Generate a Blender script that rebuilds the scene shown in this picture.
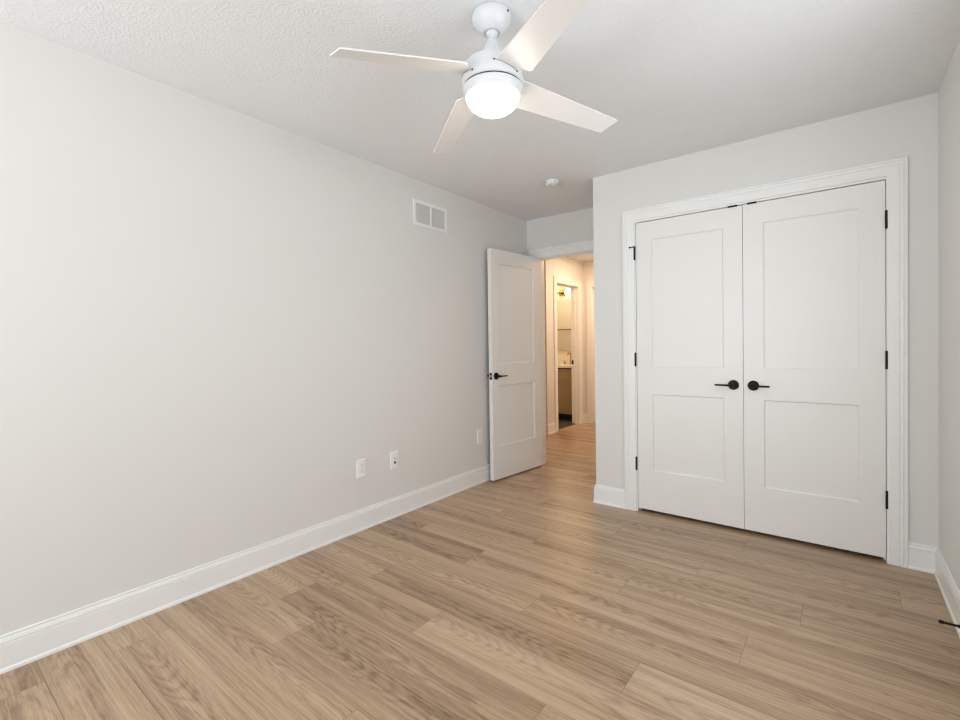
import bpy, bmesh, math, random
from mathutils import Matrix, Vector

for o in list(bpy.data.objects):
    bpy.data.objects.remove(o)
SC = bpy.context.scene
COL = SC.collection
PI = math.pi

# ------------------------------------------------------------------ room measures (metres)
H = 2.44                      # ceiling
W = 2.8776                    # right wall
YB = -5.20                    # back wall, behind the camera
XA = 1.025                    # corner of the closet wall
YD = 0.697                    # wall with the entry door
T = 0.12                      # wall thickness

# ------------------------------------------------------------------ camera
cam = bpy.data.cameras.new('camera')
camera = bpy.data.objects.new('camera', cam)
COL.objects.link(camera)
R = Matrix(((0.7885392, 0.0025889, 0.6149790, 2.488117),
            (0.6148167, 0.0200380, -0.7884154, -3.281609),
            (-0.0143641, 0.9997959, 0.0142090, 1.199083),
            (0, 0, 0, 1)))
camera.matrix_world = R
cam.sensor_fit = 'HORIZONTAL'
cam.sensor_width = 36.0
cam.lens = 463.036 / 960 * 36.0
cam.shift_y = -(360 - 351.996) / 960
cam.clip_start = 0.02
SC.camera = camera

# ------------------------------------------------------------------ world, daylight, exposure
world = bpy.data.worlds.new('world')
SC.world = world
world.use_nodes = True
bg = world.node_tree.nodes['Background']
bg.inputs[0].default_value = (0.80, 0.90, 1.0, 1)
bg.inputs[1].default_value = 1.0

def area_light(name, loc, rot, sx, sy, power, color):
    l = bpy.data.lights.new(name, 'AREA')
    l.shape = 'RECTANGLE'
    l.size, l.size_y, l.energy, l.color = sx, sy, power, color
    o = bpy.data.objects.new(name, l)
    o.location, o.rotation_euler = loc, rot
    COL.objects.link(o)
    return o

def point_light(name, loc, radius, power, color):
    l = bpy.data.lights.new(name, 'POINT')
    l.shadow_soft_size, l.energy, l.color = radius, power, color
    o = bpy.data.objects.new(name, l)
    o.location = loc
    COL.objects.link(o)
    return o

WX0, WX1, WZ0, WZ1 = 0.12, 2.10, 0.45, 2.25           # window opening in the back wall
area_light('window_daylight', ((WX0 + WX1) / 2, YB - 0.16, (WZ0 + WZ1) / 2), (PI / 2, 0, 0),
           WX1 - WX0, WZ1 - WZ0, 51, (0.88, 0.945, 1.0))
# fill light at an added, unseen window in the right wall, evens the room
VY_0, VY_1, VZ_0, VZ_1 = -2.45, -1.10, 0.80, 2.10
area_light('side_window_fill', (W + 0.16, (VY_0 + VY_1) / 2, (VZ_0 + VZ_1) / 2), (0, PI / 2, 0),
           VZ_1 - VZ_0, VY_1 - VY_0, 21.5, (0.88, 0.945, 1.0))
# lamp added outside to fill the ceiling through the back window, like ground bounce
area_light('ground_bounce_fill', ((WX0 + WX1) / 2, YB - 0.95, 0.15), (math.radians(130), 0, 0), 2.6, 1.0, 88, (0.88, 0.945, 1.0))
point_light('hall_ceiling_lamp', (0.70, 1.75, 2.30), 0.10, 11, (1.0, 0.70, 0.46))
area_light('hall_downlight', (0.08, 2.62, H - 0.01), (0, 0, 0), 0.18, 0.18, 16, (1.0, 0.68, 0.44))
point_light('bath_ceiling_lamp', (-1.7, 2.9, 2.30), 0.09, 17, (1.0, 0.74, 0.46))

SC.view_settings.view_transform = 'Standard'
SC.view_settings.look = 'None'
SC.view_settings.exposure = 0.0
SC.view_settings.gamma = 1.0
SC.view_settings.use_curve_mapping = False
SC.cycles.filter_width = 1.3

# ------------------------------------------------------------------ materials
def lin(c):
    return tuple((v / 255 / 12.92) if v / 255 <= 0.04045 else ((v / 255 + 0.055) / 1.055) ** 2.4 for v in c) + (1.0,)

def mat(name, rgb, rough=0.5, metal=0.0, bump=None, spec=None):
    m = bpy.data.materials.new(name)
    m.use_nodes = True
    nt = m.node_tree
    b = nt.nodes['Principled BSDF']
    b.inputs['Base Color'].default_value = lin(rgb)
    b.inputs['Roughness'].default_value = rough
    b.inputs['Metallic'].default_value = metal
    if spec is not None:
        b.inputs['Specular IOR Level'].default_value = spec
    if bump:
        scale, strength, dist, detail = bump
        tc = nt.nodes.new('ShaderNodeTexCoord')
        n = nt.nodes.new('ShaderNodeTexNoise')
        n.inputs['Scale'].default_value = scale
        n.inputs['Detail'].default_value = detail
        n.inputs['Roughness'].default_value = 0.55
        nt.links.new(tc.outputs['Object'], n.inputs['Vector'])
        bp = nt.nodes.new('ShaderNodeBump')
        bp.inputs['Strength'].default_value = strength
        bp.inputs['Distance'].default_value = dist
        nt.links.new(n.outputs['Fac'], bp.inputs['Height'])
        nt.links.new(bp.outputs['Normal'], b.inputs['Normal'])
    return m

def emissive(name, rgb, strength):
    m = bpy.data.materials.new(name)
    m.use_nodes = True
    b = m.node_tree.nodes['Principled BSDF']
    b.inputs['Base Color'].default_value = lin(rgb)
    b.inputs['Roughness'].default_value = 0.25
    b.inputs['Emission Color'].default_value = lin(rgb)
    b.inputs['Emission Strength'].default_value = strength
    return m

M = {}
M['wall'] = mat('wall_paint', (233, 231, 227), 0.62, bump=(220, 0.12, 0.002, 2))
M['ceiling'] = mat('ceiling_texture', (240, 240, 240), 0.85, bump=(95, 0.6, 0.006, 3))
M['trim'] = mat('trim_paint', (247, 246, 243), 0.34)
M['door'] = mat('door_paint', (243, 241, 237), 0.36)
M['black'] = mat('matte_black_metal', (8, 8, 8), 0.5, 0.0, spec=0.3)
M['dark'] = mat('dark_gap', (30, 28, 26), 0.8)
M['fan'] = mat('fan_white', (225, 226, 228), 0.32)
M['line'] = mat('slot_line', (150, 150, 150), 0.6)
M['blade'] = mat('fan_blade_white', (238, 235, 232), 0.4)
M['bowl'] = emissive('lit_glass_bowl', (255, 244, 230), 16.0)
M['plastic'] = mat('white_plastic', (247, 246, 245), 0.35)
M['grille'] = mat('grille_enamel', (246, 245, 243), 0.45)
M['duct'] = mat('duct_dark', (232, 230, 227), 0.8)
M['slot'] = mat('slot_dark', (60, 56, 54), 0.7)
M['steel'] = mat('steel', (200, 198, 194), 0.3, 0.9)
M['oak'] = mat('vanity_wood', (176, 150, 118), 0.45)
M['counter'] = mat('white_counter', (242, 238, 230), 0.2)
M['brass'] = mat('brushed_brass', (190, 150, 95), 0.3, 1.0)
M['bronze'] = mat('fixture_bronze', (150, 112, 70), 0.35, 0.9)
M['mirror'] = mat('mirror_glass', (235, 235, 232), 0.02, 1.0)
M['bulb'] = emissive('lit_shade', (255, 222, 175), 9.0)
M['bathwall'] = mat('bath_wall_paint', (226, 214, 194), 0.6)

def tile_mat():
    m = bpy.data.materials.new('bath_tile')
    m.use_nodes = True
    nt = m.node_tree
    b = nt.nodes['Principled BSDF']
    b.inputs['Roughness'].default_value = 0.4
    tc = nt.nodes.new('ShaderNodeTexCoord')
    br = nt.nodes.new('ShaderNodeTexBrick')
    br.offset = 0.0
    br.inputs['Color1'].default_value = lin((62, 58, 54))
    br.inputs['Color2'].default_value = lin((70, 66, 60))
    br.inputs['Mortar'].default_value = lin((104, 98, 90))
    br.inputs['Scale'].default_value = 1.0
    br.inputs['Brick Width'].default_value = 0.3
    br.inputs['Row Height'].default_value = 0.3
    br.inputs['Mortar Size'].default_value = 0.004
    nt.links.new(tc.outputs['Object'], br.inputs['Vector'])
    nt.links.new(br.outputs['Color'], b.inputs['Base Color'])
    return m
M['tile'] = tile_mat()

def glass_mat():
    m = bpy.data.materials.new('window_glass')
    m.use_nodes = True
    nt = m.node_tree
    nt.nodes.clear()
    out = nt.nodes.new('ShaderNodeOutputMaterial')
    tr = nt.nodes.new('ShaderNodeBsdfTransparent')
    gl = nt.nodes.new('ShaderNodeBsdfGlossy')
    gl.inputs['Roughness'].default_value = 0.02
    mx = nt.nodes.new('ShaderNodeMixShader')
    mx.inputs[0].default_value = 0.06
    nt.links.new(tr.outputs[0], mx.inputs[1])
    nt.links.new(gl.outputs[0], mx.inputs[2])
    nt.links.new(mx.outputs[0], out.inputs[0])
    return m
M['glass'] = glass_mat()

def floor_mat():
    """Oak-look vinyl planks: every plank carries its own grain (uv 'grain') and its own tint (uv 'tint')."""
    m = bpy.data.materials.new('oak_plank_floor')
    m.use_nodes = True
    nt = m.node_tree
    N, L = nt.nodes.new, nt.links.new
    b = nt.nodes['Principled BSDF']

    def math_(op, a, c=None, d=None):
        n = N('ShaderNodeMath')
        n.operation = op
        for i, v in enumerate((a, c, d)):
            if v is None:
                continue
            if isinstance(v, (int, float)):
                n.inputs[i].default_value = v
            else:
                L(v, n.inputs[i])
        return n.outputs[0]

    def noise(vec, scale, detail=2.0, rough=0.5):
        n = N('ShaderNodeTexNoise')
        n.inputs['Scale'].default_value = scale
        n.inputs['Detail'].default_value = detail
        n.inputs['Roughness'].default_value = rough
        L(vec, n.inputs['Vector'])
        return n.outputs['Fac']

    def comb(x, y, z=0.0):
        n = N('ShaderNodeCombineXYZ')
        for i, v in enumerate((x, y, z)):
            if isinstance(v, (int, float)):
                n.inputs[i].default_value = v
            else:
                L(v, n.inputs[i])
        return n.outputs[0]

    g = N('ShaderNodeUVMap'); g.uv_map = 'grain'
    t = N('ShaderNodeUVMap'); t.uv_map = 'tint'
    sg = N('ShaderNodeSeparateXYZ'); L(g.outputs[0], sg.inputs[0])
    st = N('ShaderNodeSeparateXYZ'); L(t.outputs[0], st.inputs[0])
    u, v = sg.outputs[0], sg.outputs[1]
    r1, r2 = st.outputs[0], st.outputs[1]
    seed = math_('MULTIPLY', r2, 41.0)
    # cathedral rings: distance from a wandering heart line, drawn out along the plank
    wander = noise(comb(math_('MULTIPLY', u, 1.3), math_('MULTIPLY', v, 3.0), seed), 1.0, 2.0)
    depth = noise(comb(math_('MULTIPLY', u, 0.62), seed, 3.0), 1.0, 1.0)
    fine = noise(comb(math_('MULTIPLY', u, 9.0), math_('MULTIPLY', v, 55.0), seed), 1.0, 3.0, 0.6)
    heart = math_('ADD', math_('MULTIPLY', r1, 0.16), 0.02)
    dv = math_('ADD', math_('SUBTRACT', v, heart), math_('MULTIPLY', math_('SUBTRACT', wander, 0.5), 0.08))
    dd = math_('MULTIPLY', math_('SUBTRACT', depth, 0.30), 0.42)
    rad = math_('SQRT', math_('ADD', math_('MULTIPLY', dv, dv), math_('MULTIPLY', dd, dd)))
    rad = math_('ADD', rad, math_('MULTIPLY', math_('SUBTRACT', fine, 0.5), 0.016))
    ring = math_('SINE', math_('MULTIPLY', rad, 690.0))
    ring = math_('POWER', math_('ADD', math_('MULTIPLY', ring, 0.5), 0.5), 2.0)
    near = N('ShaderNodeMapRange')
    near.inputs['From Min'].default_value, near.inputs['From Max'].default_value = 0.015, 0.085
    near.inputs['To Min'].default_value, near.inputs['To Max'].default_value = 1.0, 0.0
    L(math_('ABSOLUTE', dv), near.inputs['Value'])
    # thin pores and broad bands along the plank
    pores = noise(comb(math_('MULTIPLY', u, 11.0), math_('MULTIPLY', v, 420.0), seed), 1.0, 3.0, 0.65)
    lines = noise(comb(math_('MULTIPLY', u, 1.6), math_('MULTIPLY', v, 120.0), seed), 1.0, 2.0, 0.6)
    bands = noise(comb(math_('MULTIPLY', u, 0.55), math_('MULTIPLY', v, 15.0), seed), 1.0, 2.0, 0.55)
    amount = noise(comb(math_('MULTIPLY', u, 3.0), math_('MULTIPLY', v, 18.0), math_('ADD', seed, 7.0)), 1.0, 2.0)
    ringmix = math_('MULTIPLY', math_('MULTIPLY', ring, near.outputs[0]), math_('MULTIPLY', amount, 0.46))
    val = math_('ADD', ringmix, math_('MULTIPLY', math_('SUBTRACT', pores, 0.5), 0.95))
    val = math_('ADD', val, math_('MULTIPLY', math_('SUBTRACT', lines, 0.5), 0.85))
    val = math_('ADD', val, math_('MULTIPLY', math_('SUBTRACT', bands, 0.5), 1.15))
    val = math_('ADD', val, math_('MULTIPLY', math_('SUBTRACT', r1, 0.5), 0.30))
    val = math_('ADD', val, 0.40)
    ramp = N('ShaderNodeValToRGB')
    e = ramp.color_ramp.elements
    e[0].position, e[0].color = 0.0, lin(FLOOR_LIGHT)
    e[1].position, e[1].color = 1.0, lin(FLOOR_DARK)
    mid = ramp.color_ramp.elements.new(0.45)
    mid.color = lin(FLOOR_MID)
    L(val, ramp.inputs[0])
    L(ramp.outputs[0], b.inputs['Base Color'])
    b.inputs['Roughness'].default_value = 0.33
    L(math_('ADD', math_('MULTIPLY', pores, 0.12), 0.245), b.inputs['Roughness'])
    bp = N('ShaderNodeBump')
    bp.inputs['Strength'].default_value = 0.10
    bp.inputs['Distance'].default_value = 0.001
    L(pores, bp.inputs['Height'])
    L(bp.outputs[0], b.inputs['Normal'])
    return m
FLOOR_LIGHT, FLOOR_MID, FLOOR_DARK = (203, 176, 146), (176, 147, 117), (110, 83, 62)
M['floor'] = floor_mat()

# ------------------------------------------------------------------ mesh helpers
def box(bm, x0, x1, y0, y1, z0, z1, mi=0):
    v = [bm.verts.new(p) for p in ((x0, y0, z0), (x1, y0, z0), (x1, y1, z0), (x0, y1, z0),
                                   (x0, y0, z1), (x1, y0, z1), (x1, y1, z1), (x0, y1, z1))]
    for f in ((3, 2, 1, 0), (4, 5, 6, 7), (0, 1, 5, 4), (1, 2, 6, 5), (2, 3, 7, 6), (3, 0, 4, 7)):
        bm.faces.new([v[i] for i in f]).material_index = mi

def frame_of(axis):
    a = Vector(axis).normalized()
    h = Vector((0, 0, 1)) if abs(a.z) < 0.9 else Vector((1, 0, 0))
    e1 = a.cross(h).normalized()
    return a, e1, a.cross(e1).normalized()

def lathe(bm, prof, center=(0, 0, 0), axis=(0, 0, 1), seg=48, smooth=True):
    """prof: (radius, height along the axis) pairs; a zero radius closes the end."""
    a, e1, e2 = frame_of(axis)
    c = Vector(center)
    rings = []
    for r, h in prof:
        if r < 1e-6:
            rings.append([bm.verts.new(c + a * h)])
        else:
            rings.append([bm.verts.new(c + a * h + (e1 * math.cos(2 * PI * k / seg) + e2 * math.sin(2 * PI * k / seg)) * r)
                          for k in range(seg)])
    for p, q in zip(rings, rings[1:]):
        for k in range(seg):
            n = (k + 1) % seg
            vs = []
            vs += [p[k], p[n]] if len(p) > 1 else [p[0]]
            vs += [q[n], q[k]] if len(q) > 1 else [q[0]]
            if len(vs) >= 3:
                bm.faces.new(vs).smooth = smooth

def tube(bm, pts, radii, seg=16):
    """A round bar through pts, capped at both ends."""
    pts = [Vector(p) for p in pts]
    if isinstance(radii, (int, float)):
        radii = [radii] * len(pts)
    a0, e1, _ = frame_of(pts[1] - pts[0])
    rings = []
    for i, p in enumerate(pts):
        d = (pts[min(i + 1, len(pts) - 1)] - pts[max(i - 1, 0)]).normalized()
        e1 = (e1 - d * e1.dot(d)).normalized()
        e2 = d.cross(e1)
        rings.append([bm.verts.new(p + (e1 * math.cos(2 * PI * k / seg) + e2 * math.sin(2 * PI * k / seg)) * radii[i]) for k in range(seg)])
    for p, q in zip(rings, rings[1:]):
        for k in range(seg):
            bm.faces.new((p[k], p[(k + 1) % seg], q[(k + 1) % seg], q[k])).smooth = True
    bm.faces.new(list(reversed(rings[0])))
    bm.faces.new(rings[-1])

def obj(name, bm, m, parent=None, kind=None, label=None, cat=None, group=None, bevel=0.0, sharp=None):
    bmesh.ops.recalc_face_normals(bm, faces=bm.faces[:])
    me = bpy.data.meshes.new(name)
    bm.to_mesh(me)
    bm.free()
    for mm in (m if isinstance(m, (list, tuple)) else [m]):
        me.materials.append(mm)
    o = bpy.data.objects.new(name, me)
    COL.objects.link(o)
    if parent:
        o.parent = parent
    tag(o, label, cat, group, kind)
    if bevel:
        md = o.modifiers.new('bevel', 'BEVEL')
        md.width, md.segments, md.limit_method, md.angle_limit = bevel, 2, 'ANGLE', math.radians(35)
    if any(f.use_smooth for f in me.polygons):
        me.set_sharp_from_angle(angle=math.radians(35))
    return o

def tag(o, label=None, cat=None, group=None, kind=None):
    for k, v in (('label', label), ('category', cat), ('group', group), ('kind', kind)):
        if v:
            o[k] = v

def thing(name, label, cat, loc=(0, 0, 0), rotz=0.0, group=None, kind=None):
    o = bpy.data.objects.new(name, None)
    o.empty_display_size = 0.05
    COL.objects.link(o)
    o.location, o.rotation_euler = loc, (0, 0, rotz)
    tag(o, label, cat, group, kind)
    return o

def boxes(name, m, *bs, **kw):
    bm = bmesh.new()
    for b_ in bs:
        box(bm, *b_)
    return obj(name, bm, m, **kw)

def plan_sweep(name, path, prof, m, side=1, **kw):
    """Sweep a (depth, height) profile along a plan polyline, mitred at its corners; depth goes to the left (side=1) of the path."""
    bm = bmesh.new()
    P = [Vector(p) for p in path]
    n = len(P)
    rings = []
    for i in range(n):
        ds = []
        if i > 0: ds.append((P[i] - P[i - 1]).normalized())
        if i < n - 1: ds.append((P[i + 1] - P[i]).normalized())
        ns = [Vector((-d.y, d.x)) * side for d in ds]
        if len(ns) == 2:
            b_ = (ns[0] + ns[1])
            mv = b_ / b_.length_squared * 2
        else:
            mv = ns[0]
        rings.append([bm.verts.new((P[i].x + mv.x * d, P[i].y + mv.y * d, z)) for d, z in prof])
    for a, b_ in zip(rings, rings[1:]):
        for k in range(len(prof)):
            q = (k + 1) % len(prof)
            bm.faces.new((a[k], a[q], b_[q], b_[k]))
    bm.faces.new(rings[0]); bm.faces.new(list(reversed(rings[-1])))
    return obj(name, bm, m, **kw)

def casing(name, a0, a1, zt, org, along, out, m, prof, **kw):
    """Door casing: three mitred lengths round an opening. prof = (distance from the inner edge, thickness)."""
    bm = bmesh.new()
    org, along, out = Vector(org), Vector(along), Vector(out)
    rings = []
    for sx, x, top in ((-1, a0, 0), (-1, a0, 1), (1, a1, 1), (1, a1, 0)):
        rings.append([bm.verts.new(org + along * (x + sx * u_) + Vector((0, 0, (zt + u_) if top else 0.0)) + out * t_) for u_, t_ in prof])
    for a, b_ in zip(rings, rings[1:]):
        for k in range(len(prof)):
            q = (k + 1) % len(prof)
            bm.faces.new((a[k], a[q], b_[q], b_[k]))
    bm.faces.new(rings[0]); bm.faces.new(list(reversed(rings[-1])))
    return obj(name, bm, m, **kw)

BASE = [(0, 0), (0.019, 0), (0.019, 0.006), (0.0175, 0.012), (0.0135, 0.017), (0.0135, 0.103), (0.0125, 0.1045), (0.0085, 0.105), (0.0085, 0.1075),
        (0.0120, 0.108), (0.0120, 0.112), (0.0105, 0.119), (0.0080, 0.1255), (0.0035, 0.1265), (0.0035, 0.1300), (0.0070, 0.1310), (0.0065, 0.1345), (0.0035, 0.1365), (0, 0.1365)]

def case_prof(w):
    k = w / 0.08
    return [(0, 0), (0, 0.010), (0.004 * k, 0.012), (0.046 * k, 0.0135), (0.0475 * k, 0.0110), (0.050 * k, 0.0110), (0.0515 * k, 0.0165), (0.060 * k, 0.0180),
            (0.062 * k, 0.0140), (0.0645 * k, 0.0140), (0.067 * k, 0.0190), (0.078 * k, 0.0185), (0.08 * k, 0.0170), (0.08 * k, 0)]

# ------------------------------------------------------------------ floor: planks laid across the room
SEAMS = [-5.405, -5.2, -4.995, -4.79, -4.585, -4.38, -4.175, -3.97, -3.765, -3.56, -3.355, -3.153, -2.95, -2.753, -2.55, -2.345, -2.146, -1.954, -1.757, -1.565, -1.357, -1.152, -0.942,
         -0.736, -0.534, -0.32, -0.109]
while SEAMS[-1] < 3.9:
    SEAMS.append(SEAMS[-1] + 0.204)
JOINTS = {-2.753: 0.205, -2.345: 0.672, -2.146: 0.37, -1.954: 1.065, -1.757: 0.55, -1.565: 1.355, -1.357: 0.845, -1.152: 0.297,
          -0.942: 1.008, -0.736: 0.555, -0.534: 1.36, -0.32: 0.70, -2.55: 1.22, -2.95: 0.82, -3.153: 0.2}
# how light or dark the planks either side of a joint are (0 pale, 1 dark)
TINT = {-2.345: {-1: .3, 0: .75}, -2.146: {-1: .45, 0: .8}, -1.954: {-1: .7, 0: .3}, -1.757: {-1: .4, 0: .75, 1: .25}, -1.565: {-1: .25, 0: .75},
        -1.357: {-1: .92, 0: .45, 1: .3}, -1.152: {0: .3, 1: .8}, -0.942: {-1: .5, 0: .5, 1: .85}, -0.736: {0: .5, 1: .55}}
def build_floor():
    rnd = random.Random(11)
    bm = bmesh.new()
    ug = bm.loops.layers.uv.new('grain')
    ut = bm.loops.layers.uv.new('tint')
    PL, gap = 1.34, 0.0007
    x0, x1 = -2.4, 3.0
    for y0, y1 in zip(SEAMS, SEAMS[1:]):
        j = JOINTS.get(y0, rnd.uniform(0, PL))
        xs = [x0]
        k = j - PL * 4
        while k < x1:
            if k > x0 + 0.05:
                xs.append(k)
            k += PL
        xs.append(x1)
        for a, b_ in zip(xs, xs[1:]):
            t1, t2, off = rnd.uniform(0.15, 0.85), rnd.random(), rnd.uniform(0, 60)
            t1 = TINT.get(y0, {}).get(math.floor(((a + b_) / 2 - j) / PL), t1)
            flip = rnd.choice((1, -1))
            vs = [bm.verts.new(p) for p in ((a + gap, y0 + gap, 0), (b_ - gap, y0 + gap, 0), (b_ - gap, y1 - gap, 0), (a + gap, y1 - gap, 0))]
            f = bm.faces.new(vs)
            for l_ in f.loops:
                c = l_.vert.co
                vv = (c.y - y0) if flip > 0 else (y1 - c.y)
                l_[ug].uv = (off + flip * c.x, vv)
                l_[ut].uv = (t1, t2)
    n0 = len(bm.verts)
    box(bm, x0, x1, SEAMS[0], SEAMS[-1], -0.08, -0.0012, 1)
    bmesh.ops.recalc_face_normals(bm, faces=bm.faces[:])
    me = bpy.data.meshes.new('floor')
    bm.to_mesh(me); bm.free()
    me.materials.append(M['floor']); me.materials.append(M['seam'])
    for p in me.polygons:
        if p.material_index == 0 and p.normal.z < 0:
            p.flip()
    o = bpy.data.objects.new('floor', me)
    COL.objects.link(o)
    tag(o, 'light brown oak plank floor running through the room into the hall', 'floor', kind='structure')
M['seam'] = mat('plank_seam', (126, 101, 79), 0.7)
build_floor()

# ------------------------------------------------------------------ shell of the bedroom
S = dict(kind='structure')
boxes('ceiling', M['ceiling'], (-2.4, 3.0, YB - T, 3.97, H, H + 0.08), label='white stippled ceiling over the bedroom and hall', **S)
boxes('wall_left', M['wall'], (-T, 0, YB - T, YD, 0, H), label='long plain off-white wall on the left', **S)
boxes('wall_right', M['wall'], (W, W + T, YB - T, VY_0, 0, H), (W, W + T, VY_1, YD, 0, H), (W, W + T, VY_0, VY_1, 0, VZ_0), (W, W + T, VY_0, VY_1, VZ_1, H), label='off-white wall seen edge-on right of the closet', **S)
boxes('wall_back', M['wall'], (0, WX0, YB - T, YB, 0, H), (WX1, W, YB - T, YB, 0, H), (WX0, WX1, YB - T, YB, 0, WZ0), (WX0, WX1, YB - T, YB, WZ1, H), **S)
CJ0, CJ1, CJT = 1.3396, 2.6787, 2.0515               # inside of the closet jamb
JT = 0.018
boxes('wall_closet', M['wall'], (XA, CJ0 - JT, 0, T, 0, H), (CJ1 + JT, W, 0, T, 0, H), (CJ0 - JT, CJ1 + JT, 0, T, CJT + JT, H),
      label='off-white wall holding the double closet doors', **S)
boxes('wall_alcove', M['wall'], (XA, XA + T, T, YD, 0, H), **S)
EJ0, EJ1, EJT = 0.128, 0.890, 2.050                  # inside of the entry jamb
boxes('wall_entry', M['wall'], (-2.4, EJ0 - JT, YD, YD + T, 0, H), (EJ1 + JT, W + T, YD, YD + T, 0, H),
      (EJ0 - JT, EJ1 + JT, YD, YD + T, EJT + JT, H), label='off-white wall above and beside the entry doorway', **S)

# window behind the camera, where the daylight comes in
def window(name, label, loc, rotz, ww, wh):
    w_ = thing(name, label, 'window', loc, rotz, kind='structure')
    boxes('window_frame', M['trim'], (-ww, -ww + 0.05, -0.05, 0.03, 0, wh), (ww - 0.05, ww, -0.05, 0.03, 0, wh),
          (-ww + 0.05, ww - 0.05, -0.05, 0.03, 0, 0.05), (-ww + 0.05, ww - 0.05, -0.05, 0.03, wh - 0.05, wh), (-0.025, 0.025, -0.03, 0.02, 0.05, wh - 0.05), parent=w_)
    for sx in (-1, 1):
        boxes('pane', M['glass'], tuple(sorted((sx * 0.025, sx * (ww - 0.05)))) + (-0.008, -0.002, 0.05, wh - 0.05), parent=w_)
window('window_1', 'white framed window in the wall behind the camera', ((WX0 + WX1) / 2, YB - 0.06, WZ0), 0, (WX1 - WX0) / 2, WZ1 - WZ0)
window('window_2_fill', 'added, unseen white framed window in the right wall for the side fill light', (W + 0.06, (VY_0 + VY_1) / 2, VZ_0), PI / 2, (VY_1 - VY_0) / 2, VZ_1 - VZ_0)  # made-up window, put in as the opening for the side fill

# ------------------------------------------------------------------ hall and bathroom shell beyond the doorway
XH, YH, YF = -0.60, 2.12, 3.25                       # bath-door wall, hall's near wall, hall's far wall
BY0, BY1, BZT = 2.405, 3.070, 2.045                  # bath doorway
boxes('wall_hall_left', M['wall'], (-2.4, XH, YH, YH + T, 0, H), **S)
boxes('wall_hall_end', M['wall'], (-2.4, -2.28, YD + T, YH, 0, H), **S)
boxes('wall_hall_right', M['wall'], (1.10, 1.22, YD + T, YF, 0, H), **S)
boxes('wall_bathroom', M['wall'], (XH - T, XH, YH + T, BY0 - JT, 0, H), (XH - T, XH, BY1 + JT, 3.97, 0, H), (XH - T, XH, BY0 - JT, BY1 + JT, BZT + JT, H), **S)
FX0, FX1 = -0.455, 0.25                              # far hall doorway
boxes('wall_hall_far', M['wall'], (XH, FX0 - JT, YF, YF + T, 0, H), (FX1 + JT, 1.22, YF, YF + T, 0, H), (FX0 - JT, FX1 + JT, YF, YF + T, BZT + JT, H), **S)
YV = 3.80
boxes('wall_bathroom_back', M['bathwall'], (-2.4, XH - T, YV, YV + T, 0, H), **S)
boxes('wall_bathroom_left', M['bathwall'], (-2.4, -2.28, YH + T, YV, 0, H), **S)
boxes('floor_bathroom', M['tile'], (-2.28, XH - 0.05, YH + T, YV, -0.001, 0.004), label='dark tile floor inside the lit bathroom', **S)

# ------------------------------------------------------------------ baseboards
plan_sweep('baseboard_left', [(0, YB), (0, YD)], BASE, M['trim'], side=-1, label='white baseboard along the long left wall', **S)
plan_sweep('baseboard_right', [(W, 0), (W, YB)], BASE, M['trim'], side=-1, label='white baseboard along the right wall', **S)
plan_sweep('baseboard_closet_left', [(XA, YD), (XA, 0), (1.2505, 0)], BASE, M['trim'], side=-1, label='short white baseboard left of the closet doors', **S)
plan_sweep('baseboard_closet_right', [(2.7615, 0), (W - 0.0, 0)], BASE, M['trim'], side=-1, label='short white baseboard right of the closet doors', **S)
plan_sweep('baseboard_hall', [(-2.28, YH), (XH, YH), (XH, 2.315)], BASE, M['trim'], side=-1, label='white baseboard round the hall corner beside the bathroom', **S)
plan_sweep('baseboard_hall_corner', [(XH, 3.16), (XH, YF), (-0.545, YF)], BASE, M['trim'], side=-1, **S)

# ------------------------------------------------------------------ casings and jambs
casing('trim_1', CJ0 - 0.007, CJ1 + 0.003, CJT + 0.012, (0, 0, 0), (1, 0, 0), (0, -1, 0), M['trim'], case_prof(0.0815), label='white moulded casing round the double closet doors', **S)
boxes('trim_2', M['trim'], (CJ0 - JT, CJ0, 0, T, 0, CJT), (CJ1, CJ1 + JT, 0, T, 0, CJT), (CJ0 - JT, CJ1 + JT, 0, T, CJT, CJT + JT),
      (CJ0, CJ0 + 0.012, 0.042, 0.075, 0, CJT), (CJ1 - 0.012, CJ1, 0.042, 0.075, 0, CJT), (CJ0 + 0.012, CJ1 - 0.012, 0.042, 0.075, CJT - 0.012, CJT),
      label='white jamb inside the closet doorway', **S)
casing('trim_3', EJ0 - 0.005, EJ1 + 0.005, EJT + 0.005, (0, YD, 0), (1, 0, 0), (0, -1, 0), M['trim'], case_prof(0.09), label='white casing over the open entry doorway', **S)
boxes('trim_4', M['trim'], (EJ0 - JT, EJ0, YD, YD + T, 0, EJT), (EJ1, EJ1 + JT, YD, YD + T, 0, EJT), (EJ0 - JT, EJ1 + JT, YD, YD + T, EJT, EJT + JT),
      (EJ0, EJ0 + 0.011, YD + 0.040, YD + 0.075, 0, EJT), (EJ1 - 0.011, EJ1, YD + 0.040, YD + 0.075, 0, EJT), (EJ0 + 0.011, EJ1 - 0.011, YD + 0.040, YD + 0.075, EJT - 0.011, EJT),
      label='white jamb of the open entry doorway', **S)
casing('trim_5', BY0 - 0.004, BY1 + 0.004, BZT + 0.004, (XH, 0, 0), (0, 1, 0), (1, 0, 0), M['trim'], case_prof(0.085), label='white casing round the bathroom doorway', **S)
boxes('trim_6', M['trim'], (XH - T, XH, BY0 - JT, BY0, 0, BZT), (XH - T, XH, BY1, BY1 + JT, 0, BZT), (XH - T, XH, BY0 - JT, BY1 + JT, BZT, BZT + JT),
      (XH - 0.080, XH - 0.045, BY1 - 0.011, BY1, 0, BZT), (XH - 0.080, XH - 0.045, BY0, BY0 + 0.011, 0, BZT), label='white jamb of the bathroom doorway', **S)
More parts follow.
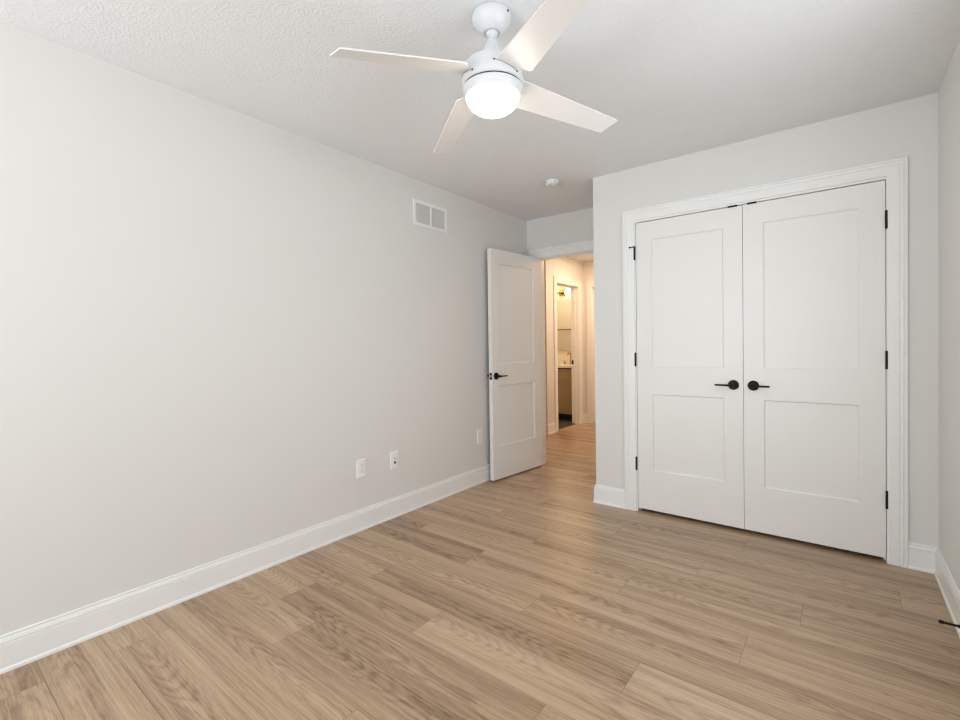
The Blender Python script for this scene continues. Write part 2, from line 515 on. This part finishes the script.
casing('trim_7', FX0 - 0.004, FX1 + 0.004, BZT + 0.004, (0, YF, 0), (1, 0, 0), (0, -1, 0), M['trim'], case_prof(0.085), label='white casing at the far end of the hall', **S)
boxes('trim_8', M['trim'], (FX0 - JT, FX0, YF, YF + T, 0, BZT), (FX1, FX1 + JT, YF, YF + T, 0, BZT), (FX0 - JT, FX1 + JT, YF, YF + T, BZT, BZT + JT),
      label='white jamb at the far end of the hall', **S)

# ------------------------------------------------------------------ panel doors
RAILS = ((0.302, 0.841), (1.034, 1.921))             # panel heights above the floor
def panel_door(root, w, z0, z1, th, sl, sr, m):
    """Slab from x=0 to w, front face at y=0 and back at y=th (local), with two flat recessed panels on either face."""
    bm = bmesh.new()
    dep, ch = 0.011, 0.006
    cells = [(0, sl), (sl, w - sr), (w - sr, w)]
    zs = [z0, RAILS[0][0], RAILS[0][1], RAILS[1][0], RAILS[1][1], z1]
    for y, s in ((0.0, 1), (th, -1)):
        for i, (a, b_) in enumerate(cells):
            for k in range(5):
                if i == 1 and k in (1, 3):
                    o4 = [(a, zs[k]), (b_, zs[k]), (b_, zs[k + 1]), (a, zs[k + 1])]
                    i4 = [(a + ch, zs[k] + ch), (b_ - ch, zs[k] + ch), (b_ - ch, zs[k + 1] - ch), (a + ch, zs[k + 1] - ch)]
                    # small square step, then a slope to the panel
                    st = 0.0075 * s
                    va = [bm.verts.new((p, y, q)) for p, q in o4]
                    vm = [bm.verts.new((p, y + st, q)) for p, q in o4]
                    vb = [bm.verts.new((p, y + s * dep, q)) for p, q in i4]
                    for j in range(4):
                        n = (j + 1) % 4
                        bm.faces.new((va[j], va[n], vm[n], vm[j]))
                        bm.faces.new((vm[j], vm[n], vb[n], vb[j]))
                else:
                    bm.faces.new([bm.verts.new(p) for p in ((a, y, zs[k]), (b_, y, zs[k]), (b_, y, zs[k + 1]), (a, y, zs[k + 1]))])
    for q in (((0, 0, z0), (0, th, z0), (0, th, z1), (0, 0, z1)), ((w, 0, z0), (w, th, z0), (w, th, z1), (w, 0, z1)),
              ((0, 0, z0), (w, 0, z0), (w, th, z0), (0, th, z0)), ((0, 0, z1), (w, 0, z1), (w, th, z1), (0, th, z1))):
        bm.faces.new([bm.verts.new(p) for p in q])
    bmesh.ops.remove_doubles(bm, verts=bm.verts[:], dist=1e-5)
    o = obj('slab', bm, m, parent=root)
    for a, b_ in RAILS:
        boxes('panel', m, (sl + ch - 0.001, w - sr - ch + 0.001, dep, th - dep, a + ch - 0.001, b_ - ch + 0.001), parent=root)
    return o

def lever_handle(root, x, z, y, out, sgn, length=0.105):
    """Round rosette and straight lever; out = +-1 along local y, sgn = lever direction along local x."""
    bm = bmesh.new()
    lathe(bm, [(0.0, 0.0), (0.031, 0.0), (0.031, 0.006), (0.029, 0.009), (0.0, 0.009)], (x, y, z), (0, out, 0), 40)
    lathe(bm, [(0.0, 0.008), (0.0115, 0.008), (0.0105, 0.046), (0.0, 0.046)], (x, y, z), (0, out, 0), 24)
    h = obj('door_handle', bm, M['black'], parent=root)
    bm = bmesh.new()
    yy = y + out * 0.046
    tube(bm, [(x - sgn * 0.011, yy, z), (x, yy + out * 0.004, z), (x + sgn * 0.02, yy + out * 0.006, z), (x + sgn * (length - 0.01), yy + out * 0.004, z),
              (x + sgn * length, yy - out * 0.002, z)], [0.0085, 0.0105, 0.0065, 0.0058, 0.0052], 14)
    obj('lever', bm, M['black'], parent=h)
    return h

def hinge(root, x, zc, y, stop=False):
    bm = bmesh.new()
    zs = [-0.047, -0.0275, -0.027, -0.0095, -0.009, 0.0095, 0.010, 0.027, 0.0275, 0.047]
    prof = [(0.0, zs[0] - 0.003), (0.005, zs[0] - 0.001)]
    for i, z in enumerate(zs):
        prof.append((0.0066, z))
    prof += [(0.005, zs[-1] + 0.001), (0.0, zs[-1] + 0.003)]
    lathe(bm, prof, (x, y, zc), (0, 0, 1), 18)
    h = obj('hinge', bm, M['black'], parent=root)
    if stop:
        bm = bmesh.new()
        tube(bm, [(x + 0.004, y - 0.004, zc + 0.046), (x - 0.026, y - 0.010, zc + 0.043)], [0.0045, 0.0035], 10)
        tube(bm, [(x - 0.026, y - 0.010, zc + 0.043), (x - 0.034, y - 0.011, zc + 0.0425)], [0.006, 0.006], 10)
        obj('hinge_stop', bm, M['black'], parent=h)
    return h

# the two closet doors (front face just behind the wall plane)
DY = 0.004
dl = thing('door_2', 'left white two-panel closet door with black lever, hinged on its left', 'door', (1.3426, DY, 0), kind='structure')
panel_door(dl, 2.0055 - 1.3426, 0.024, 2.0465, 0.035, 0.106, 0.108, M['door'])
lever_handle(dl, 1.952 - 1.3426, 0.927, 0.0, -1, -1, 0.098)
for i, z in enumerate((1.836, 1.083, 0.342)):
    hinge(dl, 1.3335 - 1.3426, z, -0.0105, stop=(i == 0))
boxes('catch_plate', M['black'], (1.927 - 1.3426, 1.979 - 1.3426, -0.0075, 0.028, 2.0440, 2.0535), parent=dl)
dr = thing('door_3', 'right white two-panel closet door with black lever, hinged on its right', 'door', (2.0080, DY, 0), kind='structure')
panel_door(dr, 2.6757 - 2.0080, 0.024, 2.0465, 0.035, 0.108, 0.110, M['door'])
lever_handle(dr, 2.061 - 2.0080, 0.927, 0.0, -1, 1, 0.088)
for z in (1.836, 1.090, 0.342):
    hinge(dr, 2.6800 - 2.0080, z, -0.0105)
boxes('catch_plate', M['black'], (2.033 - 2.0080, 2.083 - 2.0080, -0.0075, 0.028, 2.0440, 2.0535), parent=dr)

# the entry door, swung open against the left wall; local x runs from hinge to latch, front (y=0) faces the room
ang = math.atan2(-0.994692, -0.102899)
ed = thing('door_1', 'white two-panel entry door standing open near the left wall', 'door', (0.1642, 0.695, 0), ang, kind='structure')
DWID = 0.733
def entry_door():
    w, th = DWID, 0.040
    # panel_door builds front at y=0, back at y=th; local -y must face the wall, so shift by -th
    o = panel_door(ed, w, 0.012, 2.045, th, 0.134, 0.100, M['door'])
    for c in ed.children:
        c.location.y = -th
    lever_handle(ed, 0.686, 0.927, 0.0, 1, -1, 0.100)
    lever_handle(ed, 0.686, 0.927, -th, -1, -1, 0.100)
    p = boxes('latch_plate', M['black'], (w - 0.0005, w + 0.0015, -th + 0.007, -0.007, 0.927 - 0.029, 0.927 + 0.029), parent=ed)
    bm = bmesh.new()
    box(bm, w + 0.001, w + 0.009, -th + 0.013, -0.013, 0.927 - 0.009, 0.927 + 0.009)
    obj('latch_bolt', bm, M['steel'], parent=p, bevel=0.003)
    for z in (0.30, 1.08, 1.83):
        hinge(ed, -0.006, z, -th - 0.003)
entry_door()

# far hall door, closed inside its casing
d4 = thing('door_4', 'closed white door at the far end of the hall', 'door', (FX0 + 0.003, YF + 0.075, 0), kind='structure')
panel_door(d4, FX1 - FX0 - 0.006, 0.012, BZT - 0.004, 0.035, 0.11, 0.11, M['door'])

# ------------------------------------------------------------------ ceiling fan
FX, FY = 1.4555, -1.857
fan = thing('ceiling_fan', 'white four-blade ceiling fan with a lit round glass bowl', 'ceiling fan', (FX, FY, H))
def fan_part(name, prof, m, parent, seg=64):
    bm = bmesh.new()
    lathe(bm, [(r, z - H) for r, z in prof], (0, 0, 0), (0, 0, 1), seg)
    return obj(name, bm, m, parent=parent)
can = fan_part('canopy', [(0.0, 2.4399), (0.066, 2.4399), (0.072, 2.436), (0.0738, 2.428), (0.072, 2.417), (0.064, 2.402), (0.052, 2.386), (0.041, 2.377), (0.030, 2.373), (0.028, 2.376), (0.0, 2.376)], M['fan'], fan)
for a in (math.radians(0), math.radians(180)):
    bm = bmesh.new()
    lathe(bm, [(0.0, 0.0), (0.0045, 0.0), (0.004, 0.002), (0.0, 0.003)], (0.0728 * math.cos(a), 0.0728 * math.sin(a), 2.424 - H), (math.cos(a), math.sin(a), -0.15), 12)
    obj('canopy_screw', bm, M['slot'], parent=can)
fan_part('hanger_ball', [(0.0, 2.385), (0.017, 2.381), (0.0225, 2.371), (0.020, 2.361), (0.013, 2.356), (0.0, 2.356)], M['fan'], fan, 40)
fan_part('downrod', [(0.0, 2.375), (0.0122, 2.375), (0.0122, 2.30), (0.0, 2.30)], M['fan'], fan, 32)
fan_part('yoke_cover', [(0.0, 2.346), (0.0165, 2.346), (0.019, 2.340), (0.029, 2.318), (0.040, 2.290), (0.047, 2.262), (0.048, 2.248), (0.0, 2.248)], M['fan'], fan, 48)
hou = fan_part('motor_housing', [(0.0, 2.2505), (0.098, 2.2505), (0.1035, 2.249), (0.1060, 2.245), (0.1075, 2.236), (0.1135, 2.205), (0.1160, 2.190), (0.1160, 2.182), (0.1148, 2.174),
                                 (0.110, 2.170), (0.0, 2.170)], M['fan'], fan)
fan_part('shadow_gap', [(0.0, 2.171), (0.1075, 2.171), (0.1075, 2.163), (0.0, 2.163)], M['slot'], fan)
fan_part('light_ring', [(0.0, 2.165), (0.109, 2.165), (0.1125, 2.162), (0.1125, 2.156), (0.1040, 2.133), (0.1025, 2.131), (0.0, 2.131)], M['fan'], fan)
bowl = [(0.0, 2.132)] + [(0.1000 * math.cos(a), 2.132 - 0.062 * math.sin(a)) for a in [k * PI / 2 / 14 for k in range(14)]] + [(0.0, 2.070)]
fan_part('lamp_bowl', bowl, M['bowl'], fan)

BZ = 2.212
AZ = [(-116.36, 6.04, -14.02), (152.85, 7.17, -15.58), (64.77, 7.65, -16.15), (-29.18, 6.53, -15.91)]
OUT = [(0.100, -0.0335), (0.20, -0.0365), (0.40, -0.041), (0.582, -0.0435), (0.586, -0.041), (0.569, 0.040), (0.565, 0.0435), (0.36, 0.067), (0.156, 0.0905), (0.148, 0.091), (0.143, 0.087), (0.117, 0.034), (0.100, 0.020)]
for az, dr_, pi_ in AZ:
    a, dr_, pi_ = math.radians(az), math.radians(dr_), math.radians(pi_)
    d = Vector((math.cos(a) * math.cos(dr_), math.sin(a) * math.cos(dr_), -math.sin(dr_)))
    h = Vector((-math.sin(a), math.cos(a), 0))
    n = d.cross(h)
    e = h * math.cos(pi_) + n * math.sin(pi_)
    nn = d.cross(e).normalized()
    if nn.z < 0: nn = -nn
    bm = bmesh.new()
    lo, hi = [], []
    for r_, s_ in OUT:
        p = Vector((0, 0, BZ - H)) + d * r_ + e * s_
        lo.append(bm.verts.new(p)); hi.append(bm.verts.new(p + nn * 0.006))
    bm.faces.new(lo); bm.faces.new(list(reversed(hi)))
    for k in range(len(lo)):
        q = (k + 1) % len(lo)
        bm.faces.new((lo[k], lo[q], hi[q], hi[k]))
    bl = obj('fan_blade', bm, M['blade'], parent=fan, bevel=0.0015)
    # curved lip where the blade enters the housing, with a screw at either end
    bm = bmesh.new()
    pts = []
    for k in range(13):
        s_ = -0.042 + 0.090 * k / 12
        p = d * 0.02 + e * s_
        hv = Vector((d.x, d.y, 0)).normalized()
        ev = Vector((-hv.y, hv.x, 0))
        z_ = BZ - H - math.sin(dr_) * 0.1 + math.sin(pi_) * s_ - 0.004
        zz = z_ + H
        rr = 0.0003 + (0.1075 + (2.236 - zz) / 0.031 * 0.006 if zz > 2.205 else 0.1135 + (2.205 - zz) / 0.015 * 0.0025)
        x_ = math.sqrt(max(rr * rr - s_ * s_, 0))
        pts.append(hv * x_ + ev * s_ + Vector((0, 0, z_)))
    tube(bm, pts, 0.0013, 6)
    obj('blade_slot', bm, M['line'], parent=hou)
    for p in (pts[0], pts[-1]):
        rad = Vector((p.x, p.y, 0)).normalized()
        bm = bmesh.new()
        lathe(bm, [(0.0, -0.001), (0.0035, -0.001), (0.0030, 0.0012), (0.0, 0.0016)], p, rad, 12)
        obj('blade_screw', bm, M['slot'], parent=hou)

# ------------------------------------------------------------------ smoke detector
sd = thing('smoke_detector', 'small round white smoke detector on the ceiling before the alcove', 'smoke detector', (0.757, -0.139, H))
bm = bmesh.new(); lathe(bm, [(0, 0.0), (0.050, 0.0), (0.050, -0.010), (0.048, -0.012), (0, -0.012)]); obj('mounting_base', bm, M['plastic'], parent=sd)
bm = bmesh.new(); lathe(bm, [(0, -0.011), (0.046, -0.011), (0.046, -0.015), (0, -0.015)]); obj('sensing_gap', bm, M['slot'], parent=sd)
bm = bmesh.new(); lathe(bm, [(0, -0.014), (0.053, -0.014), (0.054, -0.019), (0.052, -0.028), (0.044, -0.034), (0.030, -0.037), (0.028, -0.035), (0.012, -0.036), (0, -0.036)]); obj('cover', bm, M['fan'], parent=sd)
bm = bmesh.new(); lathe(bm, [(0, -0.035), (0.009, -0.035), (0.009, -0.038), (0, -0.0385)], (0.015, -0.02, 0), seg=20); obj('test_button', bm, M['grille'], parent=sd)

# ------------------------------------------------------------------ return air vent, high on the left wall (local x runs along the wall)
def on_left_wall(name, label, cat, y, z, group=None):
    return thing(name, label, cat, (0, y, z), PI / 2, group)     # local x -> +Y, local -y -> +X (out of the wall)
av = on_left_wall('air_vent', 'white rectangular return air grille high on the left wall', 'air vent', -0.6865, 2.195)
hw, hh = 0.184, 0.097
boxes('vent_frame', M['plastic'], (-hw, -hw + 0.026, -0.008, 0, -hh, hh), (hw - 0.026, hw, -0.008, 0, -hh, hh), (-hw + 0.026, hw - 0.026, -0.008, 0, hh - 0.026, hh),
      (-hw + 0.026, hw - 0.026, -0.008, 0, -hh, -hh + 0.026), (-0.009, 0.009, -0.008, 0, -hh + 0.026, hh - 0.026), parent=av, bevel=0.003)
boxes('duct_back', M['duct'], (-hw + 0.02, hw - 0.02, -0.0006, -0.0001, -hh + 0.02, hh - 0.02), parent=av)
for x0, x1 in ((-hw + 0.026, -0.009), (0.009, hw - 0.026)):
    bm = bmesh.new()
    n = 15
    for k in range(n):
        z = -hh + 0.031 + (2 * hh - 0.062) * k / (n - 1)
        v = [bm.verts.new(p) for p in ((x0, -0.0065, z - 0.0042), (x1, -0.0065, z - 0.0042), (x1, -0.001, z + 0.0026), (x0, -0.001, z + 0.0026),
                                       (x0, -0.0070, z - 0.0034), (x1, -0.0070, z - 0.0034), (x1, -0.0015, z + 0.0034), (x0, -0.0015, z + 0.0034))]
        for f in ((0, 1, 2, 3), (7, 6, 5, 4), (0, 4, 5, 1), (1, 5, 6, 2), (2, 6, 7, 3), (3, 7, 4, 0)):
            bm.faces.new([v[i] for i in f])
    obj('louvers', bm, M['grille'], parent=av)

# ------------------------------------------------------------------ outlets on the left wall
def plate(root):
    bm = bmesh.new()
    a, b_, c = 0.0365, 0.061, 0.005
    vo = [bm.verts.new(p) for p in ((-a, 0, -b_), (a, 0, -b_), (a, 0, b_), (-a, 0, b_))]
    vm = [bm.verts.new(p) for p in ((-a, -0.003, -b_), (a, -0.003, -b_), (a, -0.003, b_), (-a, -0.003, b_))]
    vi = [bm.verts.new(p) for p in ((-a + c, -0.0065, -b_ + c), (a - c, -0.0065, -b_ + c), (a - c, -0.0065, b_ - c), (-a + c, -0.0065, b_ - c))]
    for p, q in ((vo, vm), (vm, vi)):
        for k in range(4):
            bm.faces.new((p[k], p[(k + 1) % 4], q[(k + 1) % 4], q[k]))
    bm.faces.new(vi)
    return obj('face_plate', bm, M['plastic'], parent=root)
def power_outlet(y, z, label, group=None):
    r = on_left_wall('wall_outlet', label, 'outlet', y, z, group)
    plate(r)
    boxes('receptacle', M['grille'], (-0.0168, 0.0168, -0.0085, -0.006, -0.0335, 0.0335), parent=r, bevel=0.001)
    bm = bmesh.new()
    for s in (-1, 1):
        zc = s * 0.0185
        box(bm, -0.0075, -0.0055, -0.0088, -0.0082, zc - 0.001, zc + 0.0075)
        box(bm, 0.0055, 0.0075, -0.0088, -0.0082, zc - 0.0005, zc + 0.0065)
        lathe(bm, [(0, 0), (0.0026, 0), (0.0026, 0.0004), (0, 0.0004)], (0, -0.0084, zc - 0.0085), (0, -1, 0), 12)
    obj('outlet_slots', bm, M['line'], parent=r)
    return r
power_outlet(-1.3795, 0.404, 'white rectangular wall outlet, the farthest left on the long wall')
o2 = on_left_wall('wall_jack', 'white wall plate with a dark round socket hole low on the wall', 'wall jack', -1.095, 0.400)
plate(o2)
boxes('jack_insert', M['plastic'], (-0.0168, 0.0168, -0.0085, -0.006, -0.0335, 0.0335), parent=o2, bevel=0.001)
bm = bmesh.new(); lathe(bm, [(0, 0), (0.0085, 0), (0.0085, 0.003), (0.006, 0.004), (0, 0.004)], (0, -0.0083, -0.016), (0, -1, 0), 20); obj('coax_socket', bm, M['slot'], parent=o2)
boxes('data_port', M['line'], (-0.006, 0.006, -0.0089, -0.0082, 0.008, 0.0165), parent=o2)
power_outlet(-0.115, 0.403, 'small white wall outlet nearest the open entry door')

# ------------------------------------------------------------------ black door stop on the right baseboard
ds = thing('door_stop', 'black rod door stop sticking out of the right baseboard', 'door stop', (W - 0.0135, -0.745, 0.083))
bm = bmesh.new(); lathe(bm, [(0, 0), (0.0135, 0), (0.0125, 0.004), (0.0075, 0.014), (0.0048, 0.024), (0.0042, 0.062), (0, 0.062)], (0, 0, 0), (-1, 0, 0), 20); obj('rod', bm, M['black'], parent=ds)
bm = bmesh.new(); lathe(bm, [(0, 0.060), (0.0055, 0.060), (0.0068, 0.064), (0.0068, 0.072), (0.0055, 0.075), (0, 0.075)], (0, 0, 0), (-1, 0, 0), 20); obj('rubber_tip', bm, M['black'], parent=ds)

# ------------------------------------------------------------------ bathroom seen through the doorway
VX0, VX1, VY0 = -1.52, -0.722, 3.235
vn = thing('bathroom_vanity', 'light wooden bathroom vanity with white counter seen through two doorways', 'vanity', (0, 0, 0.004))
boxes('toe_kick', M['dark'], (VX0 + 0.01, VX1 - 0.01, VY0 + 0.06, YV - 0.002, 0, 0.10), parent=vn)
boxes('body', M['oak'], (VX0, VX1, VY0 + 0.018, YV - 0.002, 0.10, 0.815), parent=vn)
def shaker(name, x0, x1, z0, z1):
    bm = bmesh.new()
    s = 0.055 if z1 - z0 > 0.3 else 0.0
    if s:
        for q in ((x0, x0 + s, z0, z1), (x1 - s, x1, z0, z1), (x0 + s, x1 - s, z0, z0 + s), (x0 + s, x1 - s, z1 - s, z1)):
            box(bm, q[0], q[1], VY0, VY0 + 0.0175, q[2], q[3])
        box(bm, x0 + s, x1 - s, VY0 + 0.010, VY0 + 0.0175, z0 + s, z1 - s)
    else:
        box(bm, x0, x1, VY0, VY0 + 0.0175, z0, z1)
    return obj(name, bm, M['oak'], parent=vn)
xm = (VX0 + VX1) / 2
shaker('drawer_front', VX0 + 0.02, VX1 - 0.02, 0.650, 0.750)
shaker('cabinet_door', VX0 + 0.02, xm - 0.002, 0.145, 0.635)
shaker('cabinet_door', xm + 0.002, VX1 - 0.02, 0.145, 0.635)
boxes('countertop', M['counter'], (VX0, VX1, VY0 - 0.02, YV - 0.002, 0.825, 0.862), parent=vn)
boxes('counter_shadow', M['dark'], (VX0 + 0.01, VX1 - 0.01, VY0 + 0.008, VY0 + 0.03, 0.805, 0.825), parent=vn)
boxes('backsplash', M['counter'], (VX0, VX1, YV - 0.022, YV - 0.002, 0.862, 1.03), parent=vn)
fc = thing('faucet', None, None, (-1.03, 3.66, 0.862))
fc.parent = vn
bm = bmesh.new()
tube(bm, [(0, 0, 0), (0, 0, 0.012)], [0.025, 0.022], 20)
tube(bm, [(0, 0, 0.010), (0, 0, 0.15), (0, -0.015, 0.175), (0, -0.05, 0.188), (0, -0.09, 0.178), (0, -0.11, 0.155)], [0.014, 0.012, 0.012, 0.011, 0.011, 0.011], 16)
obj('spout', bm, M['brass'], parent=fc)
for s in (-1, 1):
    bm = bmesh.new()
    tube(bm, [(s * 0.11, 0, 0), (s * 0.11, 0, 0.045), (s * 0.11, 0, 0.055)], [0.022, 0.015, 0.010], 18)
    tube(bm, [(s * 0.11, 0, 0.050), (s * 0.16, -0.01, 0.066)], [0.007, 0.006], 12)
    obj('tap_handle', bm, M['brass'], parent=fc)
mr = thing('wall_mirror', 'wide bathroom mirror above the vanity counter', 'mirror', (0, 0, 1.08))
boxes('mirror_glass', M['mirror'], (VX0, -0.80, YV - 0.012, YV - 0.001, 0, 0.875), parent=mr)
lf = thing('vanity_light', 'bronze bath light with glowing globe shades above the bathroom mirror', 'wall light', (-1.245, YV, 2.065))
boxes('backplate', M['bronze'], (-0.05, 0.05, -0.025, -0.001, -0.045, 0.045), parent=lf, bevel=0.004)
bm = bmesh.new(); tube(bm, [(-0.20, -0.09, 0.0), (0.20, -0.09, 0.0)], 0.012, 14); tube(bm, [(0, -0.02, 0), (0, -0.09, 0)], 0.014, 14); obj('arm', bm, M['bronze'], parent=lf)
for x in (-0.165, 0.165):
    bm = bmesh.new()
    lathe(bm, [(0.0, 0.0)] + [(0.062 * math.sin(a), -0.062 + 0.062 * math.cos(a)) for a in [k * PI / 12 for k in range(1, 12)]] + [(0.0, -0.124)], (x, -0.09, 0.055), (0, 0, 1), 28)
    obj('lamp_shade', bm, M['bulb'], parent=lf)
tb = thing('towel_bar', 'dark towel bar on the wall reflected in the bathroom mirror', 'towel bar', (-1.97, YH + T, 1.50))
bm = bmesh.new(); tube(bm, [(-0.27, 0.06, 0), (0.27, 0.06, 0)], 0.012, 12); obj('bar', bm, M['bronze'], parent=tb)
for s in (-1, 1):
    bm = bmesh.new(); tube(bm, [(s * 0.25, 0.0005, 0), (s * 0.25, 0.06, 0)], [0.02, 0.010], 14); obj('bracket', bm, M['bronze'], parent=tb)
sp = boxes('strike_plate', M['black'], (XH - 0.112, XH - 0.082, BY1 - 0.0022, BY1 - 0.0002, 0.895, 0.955), parent=bpy.data.objects['trim_6'])
